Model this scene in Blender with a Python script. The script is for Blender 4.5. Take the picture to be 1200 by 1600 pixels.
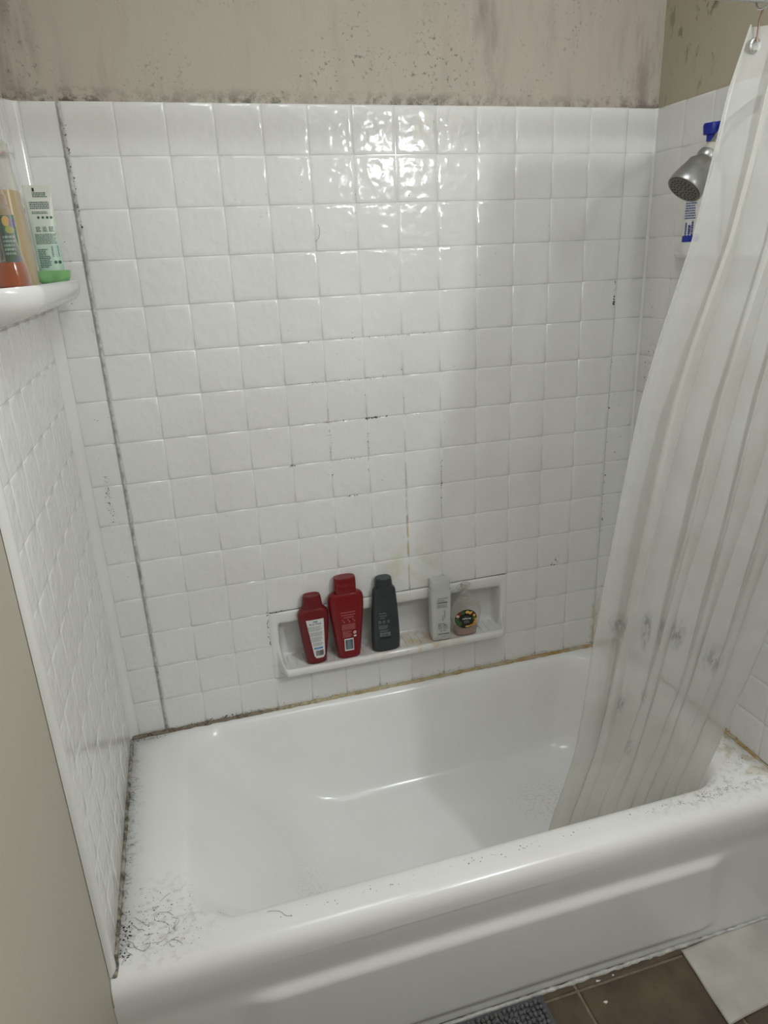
import bpy, bmesh, math, random
from mathutils import Vector, Matrix
for o in list(bpy.data.objects): bpy.data.objects.remove(o)
random.seed(7)
S = bpy.context.scene; COL = S.collection; PI = math.pi
ZO = 0.38                     # height of the tub rim above the floor; everything is laid out from the rim, then raised
# ------------------------------------------------------------------ camera, light, exposure
cam = bpy.data.cameras.new('camera'); co = bpy.data.objects.new('camera', cam); COL.objects.link(co)
R = ((0.9592531, -0.2794975, -0.0414073), (-0.1326468, -0.3160787, -0.9394142), (0.2494760, 0.9066286, -0.3402739))
co.matrix_world = Matrix(((R[0][0], -R[1][0], -R[2][0], 0.1644), (R[0][1], -R[1][1], -R[2][1], -1.7389),
                          (R[0][2], -R[1][2], -R[2][2], 1.2013 + ZO), (0, 0, 0, 1)))
cam.sensor_fit = 'VERTICAL'; cam.sensor_height = 36; cam.lens = 36 * 1100.7 / 1600; cam.clip_start = 0.02
S.camera = co
W = bpy.data.worlds.new('world'); S.world = W; W.use_nodes = True
W.node_tree.nodes['Background'].inputs[0].default_value = (0.8, 0.8, 0.8, 1)
W.node_tree.nodes['Background'].inputs[1].default_value = 0.1
LX, LY, LZ = 1.21, -1.70, 1.645
def lamp(loc, power, radius, color):
    l = bpy.data.lights.new('vanity_bulb_light', 'POINT'); l.energy = power; l.shadow_soft_size = radius; l.color = color
    o = bpy.data.objects.new('vanity_bulb_light', l); COL.objects.link(o); o.location = loc; return o
lamp((LX, LY, LZ + ZO), 28.5, 0.055, (0.94, 0.98, 1.01))
S.view_settings.view_transform = 'Standard'; S.view_settings.look = 'None'; S.view_settings.gamma = 1
S.view_settings.use_curve_mapping = False; S.view_settings.exposure = 0.0
# ceiling light of the room behind the camera: a flat round lamp on the ceiling
ca = bpy.data.lights.new('ceiling_lamp_light', 'AREA'); ca.shape = 'DISK'; ca.size = 0.45; ca.energy = 5.2; ca.color = (0.94, 0.985, 1.0)
cl = bpy.data.objects.new('ceiling_lamp_light', ca); COL.objects.link(cl); cl.location = (0.60, -1.00, 2.42)

# ------------------------------------------------------------------ object helpers
def link(o, parent=None):
    COL.objects.link(o)
    if parent: o.parent = parent
    return o
def tag(o, label=None, cat=None, group=None, kind=None):
    if label: o['label'] = label
    if cat: o['category'] = cat
    if group: o['group'] = group
    if kind: o['kind'] = kind
    return o
def thing(name, label, cat, loc=(0, 0, 0), rz=0, group=None):
    o = bpy.data.objects.new(name, None); o.empty_display_size = 0.02; link(o); o.location = loc; o.rotation_euler = (0, 0, rz)
    return tag(o, label, cat, group)
class MB:
    def __init__(s): s.v = []; s.f = []
    def add(s, vs, fs):
        n = len(s.v); s.v += [tuple(v) for v in vs]; s.f += [tuple(i + n for i in f) for f in fs]; return s
    def box(s, a, b):
        x0, y0, z0 = a; x1, y1, z1 = b
        return s.add([(x0,y0,z0),(x1,y0,z0),(x1,y1,z0),(x0,y1,z0),(x0,y0,z1),(x1,y0,z1),(x1,y1,z1),(x0,y1,z1)],
                     [(0,3,2,1),(4,5,6,7),(0,1,5,4),(1,2,6,5),(2,3,7,6),(3,0,4,7)])
    def loft(s, rings, cap0=True, cap1=True, closed=True):
        n = len(rings[0]); vs = [p for r in rings for p in r]; fs = []
        for i in range(len(rings) - 1):
            for j in range(n if closed else n - 1):
                k = (j + 1) % n; fs.append((i*n+j, i*n+k, (i+1)*n+k, (i+1)*n+j))
        if cap0: fs.append(tuple(range(n))[::-1])
        if cap1: fs.append(tuple(range((len(rings)-1)*n, len(rings)*n)))
        return s.add(vs, fs)
    def tube(s, pts, r, n=10, caps=True):
        pts = [Vector(p) for p in pts]; rs = r if isinstance(r, (list, tuple)) else [r]*len(pts); rings = []
        t0 = (pts[1]-pts[0]).normalized(); up = Vector((0,0,1)) if abs(t0.z) < .9 else Vector((1,0,0)); a = t0.cross(up).normalized()
        for i, p in enumerate(pts):
            t = (pts[min(i+1,len(pts)-1)] - pts[max(i-1,0)]).normalized(); a = (a - t*a.dot(t)).normalized(); b = t.cross(a)
            rings.append([p + rs[i]*(math.cos(2*PI*k/n)*a + math.sin(2*PI*k/n)*b) for k in range(n)])
        return s.loft(rings, caps, caps)
    def grid(s, nu, nv, fn, flip=False):
        vs = [fn(i/nu, j/nv) for j in range(nv+1) for i in range(nu+1)]; w = nu+1
        fs = [(j*w+i, j*w+i+1, (j+1)*w+i+1, (j+1)*w+i) for j in range(nv) for i in range(nu)]
        if flip: fs = [f[::-1] for f in fs]
        return s.add(vs, fs)
    def mesh(s, name, m=None, smooth=True, angle=0.7, fix=True):
        me = bpy.data.meshes.new(name); me.from_pydata([tuple(v) for v in s.v], [], s.f); me.update()
        if fix:
            bm = bmesh.new(); bm.from_mesh(me); bmesh.ops.recalc_face_normals(bm, faces=bm.faces); bm.to_mesh(me); bm.free()
        if smooth:
            for p in me.polygons: p.use_smooth = True
            if angle: me.set_sharp_from_angle(angle=angle)
        if m: me.materials.append(m)
        return me
    def build(s, name, m, parent=None, **k):
        return link(bpy.data.objects.new(name, s.mesh(name, m, **k)), parent)
def sstep(a, b, x):
    t = max(0.0, min(1.0, (x-a)/(b-a))); return t*t*(3-2*t)
def lerp(a, b, t): return a + (b-a)*t
def interp(tab, x):           # tab sorted by first column ascending, tuples
    if x <= tab[0][0]: return tab[0][1:]
    for a, b in zip(tab, tab[1:]):
        if x <= b[0]:
            t = (x-a[0])/(b[0]-a[0]); t = t
            return tuple(lerp(p, q, t) for p, q in zip(a[1:], b[1:]))
    return tab[-1][1:]
# ------------------------------------------------------------------ material helpers
class NT:
    def __init__(s, name):
        s.m = bpy.data.materials.new(name); s.m.use_nodes = True; s.t = s.m.node_tree; s.p = s.t.nodes['Principled BSDF']
        s.out = s.t.nodes['Material Output']; s._pos = None
    def n(s, typ, **k):
        x = s.t.nodes.new(typ)
        for a, v in k.items(): setattr(x, a, v)
        return x
    def lk(s, a, b): s.t.links.new(a, b)
    def put(s, sock, v):
        if hasattr(v, 'is_output'): s.lk(v, sock)
        else: sock.default_value = v
    def pos(s):               # place in the room, measured from the tub rim
        if not s._pos:
            g = s.n('ShaderNodeNewGeometry'); a = s.n('ShaderNodeVectorMath', operation='SUBTRACT'); a.inputs[1].default_value = (0, 0, ZO)
            s.lk(g.outputs['Position'], a.inputs[0]); s._pos = a.outputs[0]
        return s._pos
    def scaled(s, v, sc):
        a = s.n('ShaderNodeVectorMath', operation='MULTIPLY'); s.put(a.inputs[0], v); a.inputs[1].default_value = sc; return a.outputs[0]
    def noise(s, scale, detail=3, vec=None, rough=.5, dist=0):
        x = s.n('ShaderNodeTexNoise'); x.inputs['Scale'].default_value = scale; x.inputs['Detail'].default_value = detail
        x.inputs['Roughness'].default_value = rough; x.inputs['Distortion'].default_value = dist
        s.lk(vec if vec else s.pos(), x.inputs['Vector']); return x.outputs['Fac']
    def mr(s, v, a, b, c=0, d=1):
        x = s.n('ShaderNodeMapRange'); x.clamp = True; s.put(x.inputs[0], v)
        for i, q in enumerate((a, b, c, d)): x.inputs[i+1].default_value = q
        return x.outputs[0]
    def ma(s, op, a, b=0.0):
        x = s.n('ShaderNodeMath', operation=op); s.put(x.inputs[0], a); s.put(x.inputs[1], b); return x.outputs[0]
    def mix(s, f, a, b):
        x = s.n('ShaderNodeMix', data_type='RGBA'); s.put(x.inputs[0], f)
        for i, q in ((6, a), (7, b)): s.put(x.inputs[i], q if hasattr(q, 'is_output') else (*q, 1) if len(q) == 3 else q)
        return x.outputs[2]
    def blob(s, c, r, soft=.5):   # 1 inside an ellipsoid at c with radii r
        a = s.n('ShaderNodeVectorMath', operation='SUBTRACT'); s.lk(s.pos(), a.inputs[0]); a.inputs[1].default_value = c
        b = s.n('ShaderNodeVectorMath', operation='DIVIDE'); s.lk(a.outputs[0], b.inputs[0]); b.inputs[1].default_value = r
        l = s.n('ShaderNodeVectorMath', operation='LENGTH'); s.lk(b.outputs[0], l.inputs[0])
        return s.mr(l.outputs['Value'], 1.0, 1.0-soft, 0, 1)
    def sep(s, i):
        x = s.n('ShaderNodeSeparateXYZ'); s.lk(s.pos(), x.inputs[0]); return x.outputs[i]
    def bump(s, h, dist, strength=1.0, prev=None):
        b = s.n('ShaderNodeBump'); b.inputs['Distance'].default_value = dist; b.inputs['Strength'].default_value = strength
        s.lk(h, b.inputs['Height'])
        if prev: s.lk(prev, b.inputs['Normal'])
        s.lk(b.outputs[0], s.p.inputs['Normal']); return b.outputs[0]
    def set(s, color=None, rough=None, metal=None, coat=None, alpha=None, trans=None, spec=None):
        for nm, v in (('Base Color', color), ('Roughness', rough), ('Metallic', metal), ('Coat Weight', coat), ('Alpha', alpha),
                      ('Transmission Weight', trans), ('Specular IOR Level', spec)):
            if v is None: continue
            if nm == 'Base Color' and not hasattr(v, 'is_output') and len(v) == 3: v = (*v, 1)
            s.put(s.p.inputs[nm], v)
        return s
def srgb(r, g, b):
    f = lambda c: (c/255/12.92) if c/255 <= .04045 else ((c/255+.055)/1.055)**2.4
    return (f(r), f(g), f(b))
def simple(name, color, rough=.4, var=.06, scale=30, bump=0, **k):
    n = NT(name); f = n.noise(scale, 3); d = tuple(c*(1-var*2) for c in color)
    n.set(color=n.mix(n.mr(f, .3, .7), d, color), rough=rough, **k)
    if bump: n.bump(n.noise(scale*4, 3), bump)
    return n.m
# glazed white of the moulded panels
def glaze(name, wavy=True):
    n = NT(name); base = (.80, .80, .785); x = n.sep(0); z = n.sep(2)
    c = n.mix(n.mr(n.noise(3.0, 3), .35, .7), base, (.745, .742, .72))
    # yellow water stain running down the joint above the niche
    line = n.ma('MULTIPLY', n.blob((.7065, 0, .50), (.0045, .03, .28), .7), n.mr(n.noise(40, 2), .35, .55))
    c = n.mix(n.ma('MULTIPLY', line, .75), c, (.50, .36, .15))
    wash = n.ma('MULTIPLY', n.blob((.70, 0, .38), (.12, .05, .16), .9), n.mr(n.noise(22, 4), .45, .7))
    c = n.mix(n.ma('MULTIPLY', wash, .55), c, (.62, .54, .33))
    sill = n.ma('MULTIPLY', n.blob((.72, -.02, .135), (.19, .08, .035), .6), n.mr(n.noise(30, 4), .4, .62))
    c = n.mix(n.ma('MULTIPLY', sill, .7), c, (.60, .44, .24))
    pink = n.ma('MULTIPLY', n.blob((.55, 0, .14), (.28, .08, .025), .6), n.mr(n.noise(26, 4), .42, .6))
    c = n.mix(n.ma('MULTIPLY', pink, .5), c, (.52, .40, .37))
    seam = n.ma('MULTIPLY', n.blob((1.318, 0, .09), (.02, .05, .12), .7), n.mr(n.noise(45, 3), .35, .6))
    c = n.mix(n.ma('MULTIPLY', seam, .7), c, (.50, .38, .18))
    scum = n.ma('MULTIPLY', n.blob((-.1, -.38, .03), (.03, .36, .09), .6), n.mr(n.noise(8, 5, n.scaled(n.pos(), (1, 3, 12))), .45, .65))
    c = n.mix(n.ma('MULTIPLY', scum, .35), c, (.62, .57, .47))
    n.set(color=c, rough=n.mr(n.noise(9, 4), .3, .8, .09, .19), spec=.5)
    if wavy:
        h = n.noise(46, 1, rough=.25, dist=.25); b = n.bump(h, .0030, .55); n.bump(n.noise(300, 1), .0003, .08, b)
    else: n.bump(n.noise(14, 2), .001, .3)
    return n.m
GLAZE = glaze('glazed_white_panel'); GLAZE2 = glaze('smooth_white_panel', False)
def paint(name, dirty):
    n = NT(name); c = srgb(186, 180, 167)
    c = n.mix(n.mr(n.noise(1.6, 2), .4, .65), c, srgb(178, 172, 158))
    if dirty:
        streak = n.noise(7, 6, n.scaled(n.pos(), (4, 4, .8)), .6)
        pink = n.ma('MAXIMUM', n.mr(n.sep(0), .36, -.02, 0, 1), n.mr(n.sep(0), .72, .92, 0, 1))
        pink = n.ma('MULTIPLY', pink, n.mr(n.sep(0), 1.45, 1.36, 0, 1))
        c = n.mix(n.ma('MULTIPLY', pink, n.mr(streak, .35, .6, .35, .8)), c, srgb(178, 165, 156))
        c = n.mix(n.ma('MULTIPLY', n.mr(streak, .52, .76), .25), c, srgb(140, 128, 115))
        corner = n.ma('MULTIPLY', n.mr(n.noise(3, 5, n.scaled(n.pos(), (6, 6, 1.3)), .65), .46, .66), n.ma('MAXIMUM', n.ma('MAXIMUM', n.blob((1.36, 0, 1.6), (.10, .1, .2)), n.blob((.93, 0, 1.62), (.07, .1, .2))), n.blob((-.07, 0, 1.66), (.06, .1, .26))))
        c = n.mix(n.ma('MULTIPLY', corner, .5), c, srgb(112, 99, 89))
        sp = n.noise(125, 3, rough=.6); area = n.mr(n.noise(4.5, 2), .42, .62)
        c = n.mix(n.ma('MULTIPLY', n.ma('MULTIPLY', n.mr(sp, .60, .68), area), .65), c, srgb(86, 78, 68))
        low = n.ma('MULTIPLY', n.mr(n.sep(2), 1.555, 1.527), n.mr(n.noise(45, 5, rough=.7), .43, .56))
        c = n.mix(n.ma('MULTIPLY', low, n.mr(n.noise(3.2, 2), .40, .60, .25, 1)), c, srgb(66, 52, 42))
    n.set(color=c, rough=.55, spec=.3); n.bump(n.noise(120, 4), .0012, .35)
    return n.m
PAINT_D = paint('mildewed_paint', True); PAINT = paint('beige_paint', False)
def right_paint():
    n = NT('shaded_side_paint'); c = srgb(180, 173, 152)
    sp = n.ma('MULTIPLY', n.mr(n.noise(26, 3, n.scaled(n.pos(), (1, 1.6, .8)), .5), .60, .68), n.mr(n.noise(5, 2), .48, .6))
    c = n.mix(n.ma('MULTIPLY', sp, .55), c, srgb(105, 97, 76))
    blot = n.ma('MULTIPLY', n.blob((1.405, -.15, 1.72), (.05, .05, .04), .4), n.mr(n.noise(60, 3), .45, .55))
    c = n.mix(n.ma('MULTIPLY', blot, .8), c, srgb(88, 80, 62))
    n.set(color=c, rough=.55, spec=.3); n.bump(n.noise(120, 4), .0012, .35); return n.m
PAINT_R = right_paint()
def tubmat():
    n = NT('tub_enamel'); c = n.mix(n.mr(n.noise(5, 3), .4, .7), (.90, .90, .89), (.87, .865, .85))
    rim = n.mr(n.sep(2), -.012, -.004)
    d = n.ma('MULTIPLY', n.mr(n.noise(60, 5, rough=.65), .50, .66), n.ma('MULTIPLY', rim, n.ma('MAXIMUM', n.ma('MAXIMUM', n.blob((1.27, -.66, 0), (.32, .07, .03), .8), n.blob((-.02, -.62, 0), (.13, .13, .03), .8)), n.blob((-.1, -.3, 0), (.05, .45, .03), .8))))
    c = n.mix(n.ma('MULTIPLY', d, .6), c, (.36, .33, .28))
    y = n.ma('MULTIPLY', n.mr(n.noise(16, 5, dist=1.5), .46, .58), n.ma('MULTIPLY', rim, n.blob((1.39, -.55, 0), (.09, .17, .03), .6)))
    c = n.mix(n.ma('MULTIPLY', y, .7), c, (.50, .41, .24))
    ys = n.ma('MULTIPLY', n.blob((1.3, -.4, -.1), (.3, .5, .35), 1), .35)
    c = n.mix(ys, c, (.74, .70, .60))
    grit = n.ma('MAXIMUM', n.blob((.27, -.42, -.29), (.12, .16, .08), .7), n.blob((1.02, -.28, -.29), (.14, .12, .08), .7))
    g = n.ma('MULTIPLY', n.mr(n.noise(170, 4, dist=.7), .5, .62), grit)
    c = n.mix(n.ma('MULTIPLY', g, .35), c, (.5, .48, .44))
    n.set(color=c, rough=n.mr(n.noise(12, 4), .3, .7, .14, .26), spec=.5)
    b = n.bump(n.noise(9, 2), .0012, .25); n.bump(n.ma('MULTIPLY', n.noise(170, 3), grit), .002, .4, b); return n.m
TUB = tubmat()
def caulkmat():
    n = NT('stained_caulk'); x = n.sep(0); c = (.52, .49, .40)
    c = n.mix(n.mr(x, .22, .42, 0, 1), srgb(128, 118, 102), n.mix(n.mr(x, .8, .9), srgb(183, 168, 130), srgb(176, 143, 86)))
    c = n.mix(n.ma('MULTIPLY', n.mr(n.noise(9, 3), .44, .56), n.mr(x, .2, .5)), c, srgb(188, 178, 150))
    c = n.mix(n.ma('MULTIPLY', n.mr(n.noise(90, 5, rough=.7), .50, .62), n.mr(x, .1, .6, .85, .28)), c, srgb(62, 50, 38))
    n.set(color=c, rough=.6); n.bump(n.noise(130, 4), .002, .7); return n.m
CAULK = caulkmat()
def caulk2():
    n = NT('mildewed_end_caulk'); c = n.mix(n.mr(n.noise(60, 5, rough=.7), .42, .6), srgb(170, 166, 152), srgb(84, 78, 68))
    n.set(color=c, rough=.6); n.bump(n.noise(130, 4), .002, .7); return n.m
CAULK2 = caulk2()
CAULKW = simple('white_caulk', (.68, .67, .64), .5, .2, 60, .001)
MOLD = simple('black_mildew', (.028, .024, .020), .8); MOLDB = simple('brown_mildew', (.13, .085, .04), .8)
GREYM = simple('grey_mildew', (.16, .15, .13), .8)
CHROME = simple('dull_nickel', (.42, .42, .41), .34, .1, 40, metal=.85)
CHROMEB = simple('chrome', (.62, .62, .62), .16, .05, 30, metal=1.0)
FACE = simple('showerface_grey', (.16, .145, .125), .5); HOLE = simple('nozzle_dark', (.02, .015, .012), .7)
TAPE = simple('thread_tape', (.55, .53, .46), .6)
RED1 = simple('maroon_plastic', srgb(112, 14, 24), .36, .1, 12); RED2 = simple('crimson_plastic', srgb(122, 4, 14), .32, .08, 12)
SLATE = simple('slate_plastic', srgb(50, 54, 58), .42, .1, 15); LABW = simple('white_label', (.72, .72, .71), .4, .02)
INK = simple('black_ink', (.05, .05, .055), .5); INKG = simple('grey_ink', (.30, .30, .31), .5)
INKR = simple('pale_red_ink', srgb(186, 110, 112), .5); INKS = simple('pale_grey_ink', srgb(128, 134, 138), .5)
BLUEL = simple('light_blue_print', srgb(52, 130, 190), .4); CODEBG = simple('grey_green_print', srgb(120, 136, 138), .4)
BLACK = simple('black_print', (.012, .012, .014), .4)
GREEN = simple('leaf_green_print', srgb(62, 92, 48), .4); YEL = simple('yellow_print', srgb(226, 190, 92), .4)
DRED = simple('dark_red_print', srgb(128, 32, 26), .4); ORG = simple('orange_print', srgb(214, 150, 60), .4); PALE = simple('blossom_print', srgb(222, 190, 170), .4)
NAVY = simple('royal_blue_plastic', srgb(14, 38, 150), .35); WPL = simple('white_plastic', (.70, .70, .67), .35, .03)
MILK = simple('milky_plastic', (.64, .645, .62), .32, .04, 20, alpha=.93)
TEAL = simple('teal_ink', srgb(60, 92, 82), .5)
def clear(name, tint, dens, rough=.12):
    n = NT(name); tr = n.n('ShaderNodeBsdfTransparent'); tr.inputs[0].default_value = (*tint, 1)
    n.set(color=tuple(c*.8 for c in tint), rough=rough); mx = n.n('ShaderNodeMixShader')
    lw = n.n('ShaderNodeLayerWeight'); lw.inputs[0].default_value = .35
    n.lk(n.ma('ADD', n.ma('MULTIPLY', lw.outputs['Facing'], .55), dens), mx.inputs[0])
    n.lk(tr.outputs[0], mx.inputs[1]); n.lk(n.p.outputs[0], mx.inputs[2]); n.lk(mx.outputs[0], n.out.inputs[0]); return n.m
CLEAR = clear('clear_plastic', (.93, .91, .88), .16); CLEARP = clear('clear_mauve_plastic', (.90, .86, .84), .04)
PINKLIQ = simple('pink_brown_soap', srgb(168, 112, 92), .2); AMBER = simple('amber_soap', srgb(172, 82, 6), .12, .15, 25)
TAN = simple('tan_liquid_bottle', srgb(176, 156, 120), .3, .04, 8)
GCAP = simple('green_clear_plastic', srgb(134, 186, 124), .15, .15, 30)
def curtainmat():
    n = NT('frosted_vinyl'); tr = n.n('ShaderNodeBsdfTransparent'); tr.inputs[0].default_value = (.95, .95, .92, 1)
    tl = n.n('ShaderNodeBsdfTranslucent'); c = n.mix(n.mr(n.noise(6, 4), .4, .7), (.76, .76, .745), (.69, .68, .645))
    low = n.mr(n.sep(2), .25, -.05, 0, .35); c = n.mix(low, c, (.78, .73, .60))
    spots = None
    for p, r in (((1.0, -.66, .47), (.012, .06, .06)), ((1.03, -.66, .46), (.008, .06, .055)), ((1.08, -.66, .44), (.02, .06, .045)), ((.965, -.64, .29), (.012, .06, .03)),
                 ((1.01, -.63, .31), (.012, .06, .035)), ((1.0, -.62, .17), (.016, .06, .04)), ((.93, -.66, .50), (.022, .06, .03)), ((1.18, -.64, .36), (.03, .06, .05))):
        b = n.blob(p, r, .8); spots = b if spots is None else n.ma('MAXIMUM', spots, b)
    c = n.mix(n.ma('MULTIPLY', n.ma('MULTIPLY', spots, n.mr(n.noise(70, 4, n.scaled(n.pos(), (1.6, 1, .6)), .65), .42, .60, .15, 1)), .75), c, (.10, .11, .12))
    n.set(color=c, rough=.28, spec=.45); n.lk(c, tl.inputs[0])
    m1 = n.n('ShaderNodeMixShader'); m1.inputs[0].default_value = .50; n.lk(n.p.outputs[0], m1.inputs[1]); n.lk(tl.outputs[0], m1.inputs[2])
    m2 = n.n('ShaderNodeMixShader'); lw = n.n('ShaderNodeLayerWeight'); lw.inputs[0].default_value = .3
    n.lk(n.ma('ADD', n.mr(n.noise(11, 4), .3, .75, .60, .72), n.ma('MULTIPLY', lw.outputs['Facing'], .22)), m2.inputs[0])
    n.lk(tr.outputs[0], m2.inputs[1]); n.lk(m1.outputs[0], m2.inputs[2]); n.lk(m2.outputs[0], n.out.inputs[0])
    n.bump(n.noise(14, 3, n.scaled(n.pos(), (1, 1, .35))), .006, .4); return n.m
VINYL = curtainmat()
def floormat():
    n = NT('brown_stone_tile'); c = n.mix(n.mr(n.noise(9, 6, rough=.65), .35, .68), srgb(76, 64, 50), srgb(102, 88, 71))
    c = n.mix(n.mr(n.noise(55, 5, rough=.7), .55, .75, 0, .5), c, srgb(70, 58, 45)); n.set(color=c, rough=.6); n.bump(n.noise(70, 5), .0012, .5); return n.m
FLOOR = floormat(); GROUT = simple('tan_grout', srgb(134, 122, 102), .85, .15, 80, .001)
MAT = simple('grey_chenille', srgb(112, 112, 114), .9, .25, 90); CLOTH = simple('off_white_cloth', srgb(196, 192, 184), .9, .12, 14, .001)
HEM = simple('cloth_hem', srgb(170, 165, 155), .9); FLAKE = simple('white_flake', (.75, .75, .73), .6)
LAMPW = simple('white_lamp_metal', (.7, .7, .68), .4)

# ------------------------------------------------------------------ room shell
XL, XR, YF, ZF, ZC = -.105, 1.410, -2.75, -.38, 2.06
def wall(name, boxes, m):
    b = MB()
    for a, c in boxes: b.box(a, c)
    return tag(b.build(name, m, smooth=False), kind='structure')
NX0, NX1, NZ0, NZ1 = .3033, 1.0110, .102, .3048     # opening of the moulded soap niche
wall('wall_back', [((XL-.1, .006, NZ1), (XR+.1, .12, ZC)), ((XL-.1, .006, ZF), (XR+.1, .12, NZ0)), ((XL-.1, .006, NZ0), (NX0, .12, NZ1)), ((NX1, .006, NZ0), (XR+.1, .12, NZ1))], PAINT_D)
wall('wall_left', [((XL-.1, YF, ZF), (XL, .006, ZC))], PAINT)
wall('wall_right', [((XR, YF, ZF), (XR+.1, .006, ZC))], PAINT_R)
wall('wall_front', [((XL-.1, YF-.1, ZF), (XR+.1, YF, ZC))], simple('grey_white_paint', (.62, .62, .61), .6, .03))
wall('ceiling', [((XL-.1, YF-.1, ZC), (XR+.1, .12, ZC+.08))], simple('white_ceiling_paint', (.72, .72, .71), .7, .03))
fl = wall('floor', [((XL-.1, YF-.1, ZF-.06), (XR+.1, .12, ZF-.0025))], GROUT)
def make_tile(w, h, t, rings, m, name='tile'):
    b = MB(); L = []
    for i, (ins, z) in enumerate(rings):
        x, y = w/2-ins, h/2-ins; L.append([(-x, -y, z*t), (x, -y, z*t), (x, y, z*t), (-x, y, z*t)])
    b.loft(L, False, True); return b.mesh(name, m, angle=None)
bp_ = .003
fm = {}
xs = [.84 - .305*k for k in range(4, -1, -1)] + [1.145]; xs = [x for x in xs if XL < x < XR]; xs = [XL] + xs + [XR]
ys = [-.733, -.757] + [-.757-.305*k for k in range(1, 7)] + [YF]
for a, b in zip(xs, xs[1:]):
    for c, d in zip(ys, ys[1:]):
        w, h = b-a-.006, c-d-.006
        if w < .01 or h < .01: continue
        k = (round(w, 4), round(h, 4))
        if k not in fm: fm[k] = make_tile(w, h, .004, [(0, 0), (.0012, .8), (.003, 1)], FLOOR, 'floor_tile')
        o = link(bpy.data.objects.new('floor_tile', fm[k]), fl); o.location = ((a+b)/2, (c+d)/2, ZF-.0025)

# ------------------------------------------------------------------ moulded wall panels
P = 0.1013; PX = 0.1010; H = 15*0.1016; PZ = 0.1016
RING = [(.0003, 0), (.0010, .55), (.0032, .9), (.010, 1.0)]
tm = {}
def tile(parent, w, h, loc, rot, t=.0021):
    k = (round(w, 4), round(h, 4), t)
    if k not in tm: tm[k] = make_tile(w, h, t, RING, GLAZE)
    o = link(bpy.data.objects.new('tile', tm[k]), parent); o.location = loc; o.rotation_euler = rot; return o
RB, RL, RR = (PI/2, 0, 0), (PI/2, 0, PI/2), (PI/2, 0, -PI/2)       # facing -y, +x, -x
XS0, XS1 = -.002, 13*PX + .003                                     # the two vertical seams
back = thing('wall_panel', 'large white tile-patterned panel behind the tub between the two seams', 'wall panel', (0, 0, 0))
b = MB(); yb0, yb1 = -.0045, .005
for a, c in (((XS0, yb0, NZ1), (XS1, yb1, H)), ((XS0, yb0, .001), (XS1, yb1, NZ0)), ((XS0, yb0, NZ0), (NX0, yb1, NZ1)), ((NX1, yb0, NZ0), (XS1, yb1, NZ1))): b.box(a, c)
b.build('backing', GLAZE2, back, smooth=False)
for r in range(15):
    z = H - PZ*(r+.5)
    for c in range(13):
        if r in (12, 13) and 3 <= c <= 9: continue
        tile(back, PX, PZ - (.002 if r == 14 else 0), (PX*(c+.5)+.0005, yb0, z), RB)
# soap niche: frame, recess, floor and rolled lip in one sweep
prof = [(-.0080, .3048), (-.0105, .300), (-.0100, .284), (-.006, .270), (.010, .262), (.034, .252), (.038, .242), (.038, .165), (.035, .150), (.026, .1435), (.0, .1425), (-.030, .1425),
        (-.040, .1435), (-.047, .1455), (-.053, .143), (-.0560, .136), (-.054, .128), (-.044, .119), (-.022, .111), (-.008, .106), (-.0055, .102)]
L = [0]
for p, q in zip(prof, prof[1:]): L.append(L[-1] + math.hypot(p[0]-q[0], p[1]-q[1]))
def fine(k=3):
    out = []
    for p, q in zip(prof, prof[1:]):
        for j in range(k): out.append((lerp(p[0], q[0], j/k), lerp(p[1], q[1], j/k)))
    return out + [prof[-1]]
pf = fine(3); nP = len(pf)-1; xsn = []
def nf(u, v):
    x = lerp(NX0, NX1, u); y, z = pf[round(v*nP)]; e = min(x-NX0, NX1-x)
    lip = z < .15 and y < -.02
    s = sstep(.010, .034, e) if lip else sstep(.018, .036, e)
    if y > -.004 and not lip: s = sstep(.020, .032, e)
    zf = lerp(.3048, .102, v); fr = -.0085 + .003*(1-sstep(0, .008, e))
    return (x, lerp(fr, y, s), lerp(zf, z, s))
nb = MB(); us = [0, .004, .008, .012, .016, .02, .024, .028, .032, .036, .04, .044, .048, .052]; n = 48
uu = us + [lerp(.056, .944, i/n) for i in range(n+1)] + [1-u for u in us[::-1]]; w = len(uu)
nb.add([nf(u, j/nP) for j in range(nP+1) for u in uu], [(j*w+i, j*w+i+1, (j+1)*w+i+1, (j+1)*w+i) for j in range(nP) for i in range(w-1)])
nb.build('soap_niche', GLAZE2, back, angle=1.2)
rib = MB().tube([(0, .030, 0), (0, -.036, 0)], .0022, 6).mesh('niche_rib', GLAZE2)
for i in range(30):
    x = .345 + i*.0214
    if x < NX1-.04: o = link(bpy.data.objects.new('niche_rib', rib), back); o.location = (x, 0, .1425)
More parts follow.
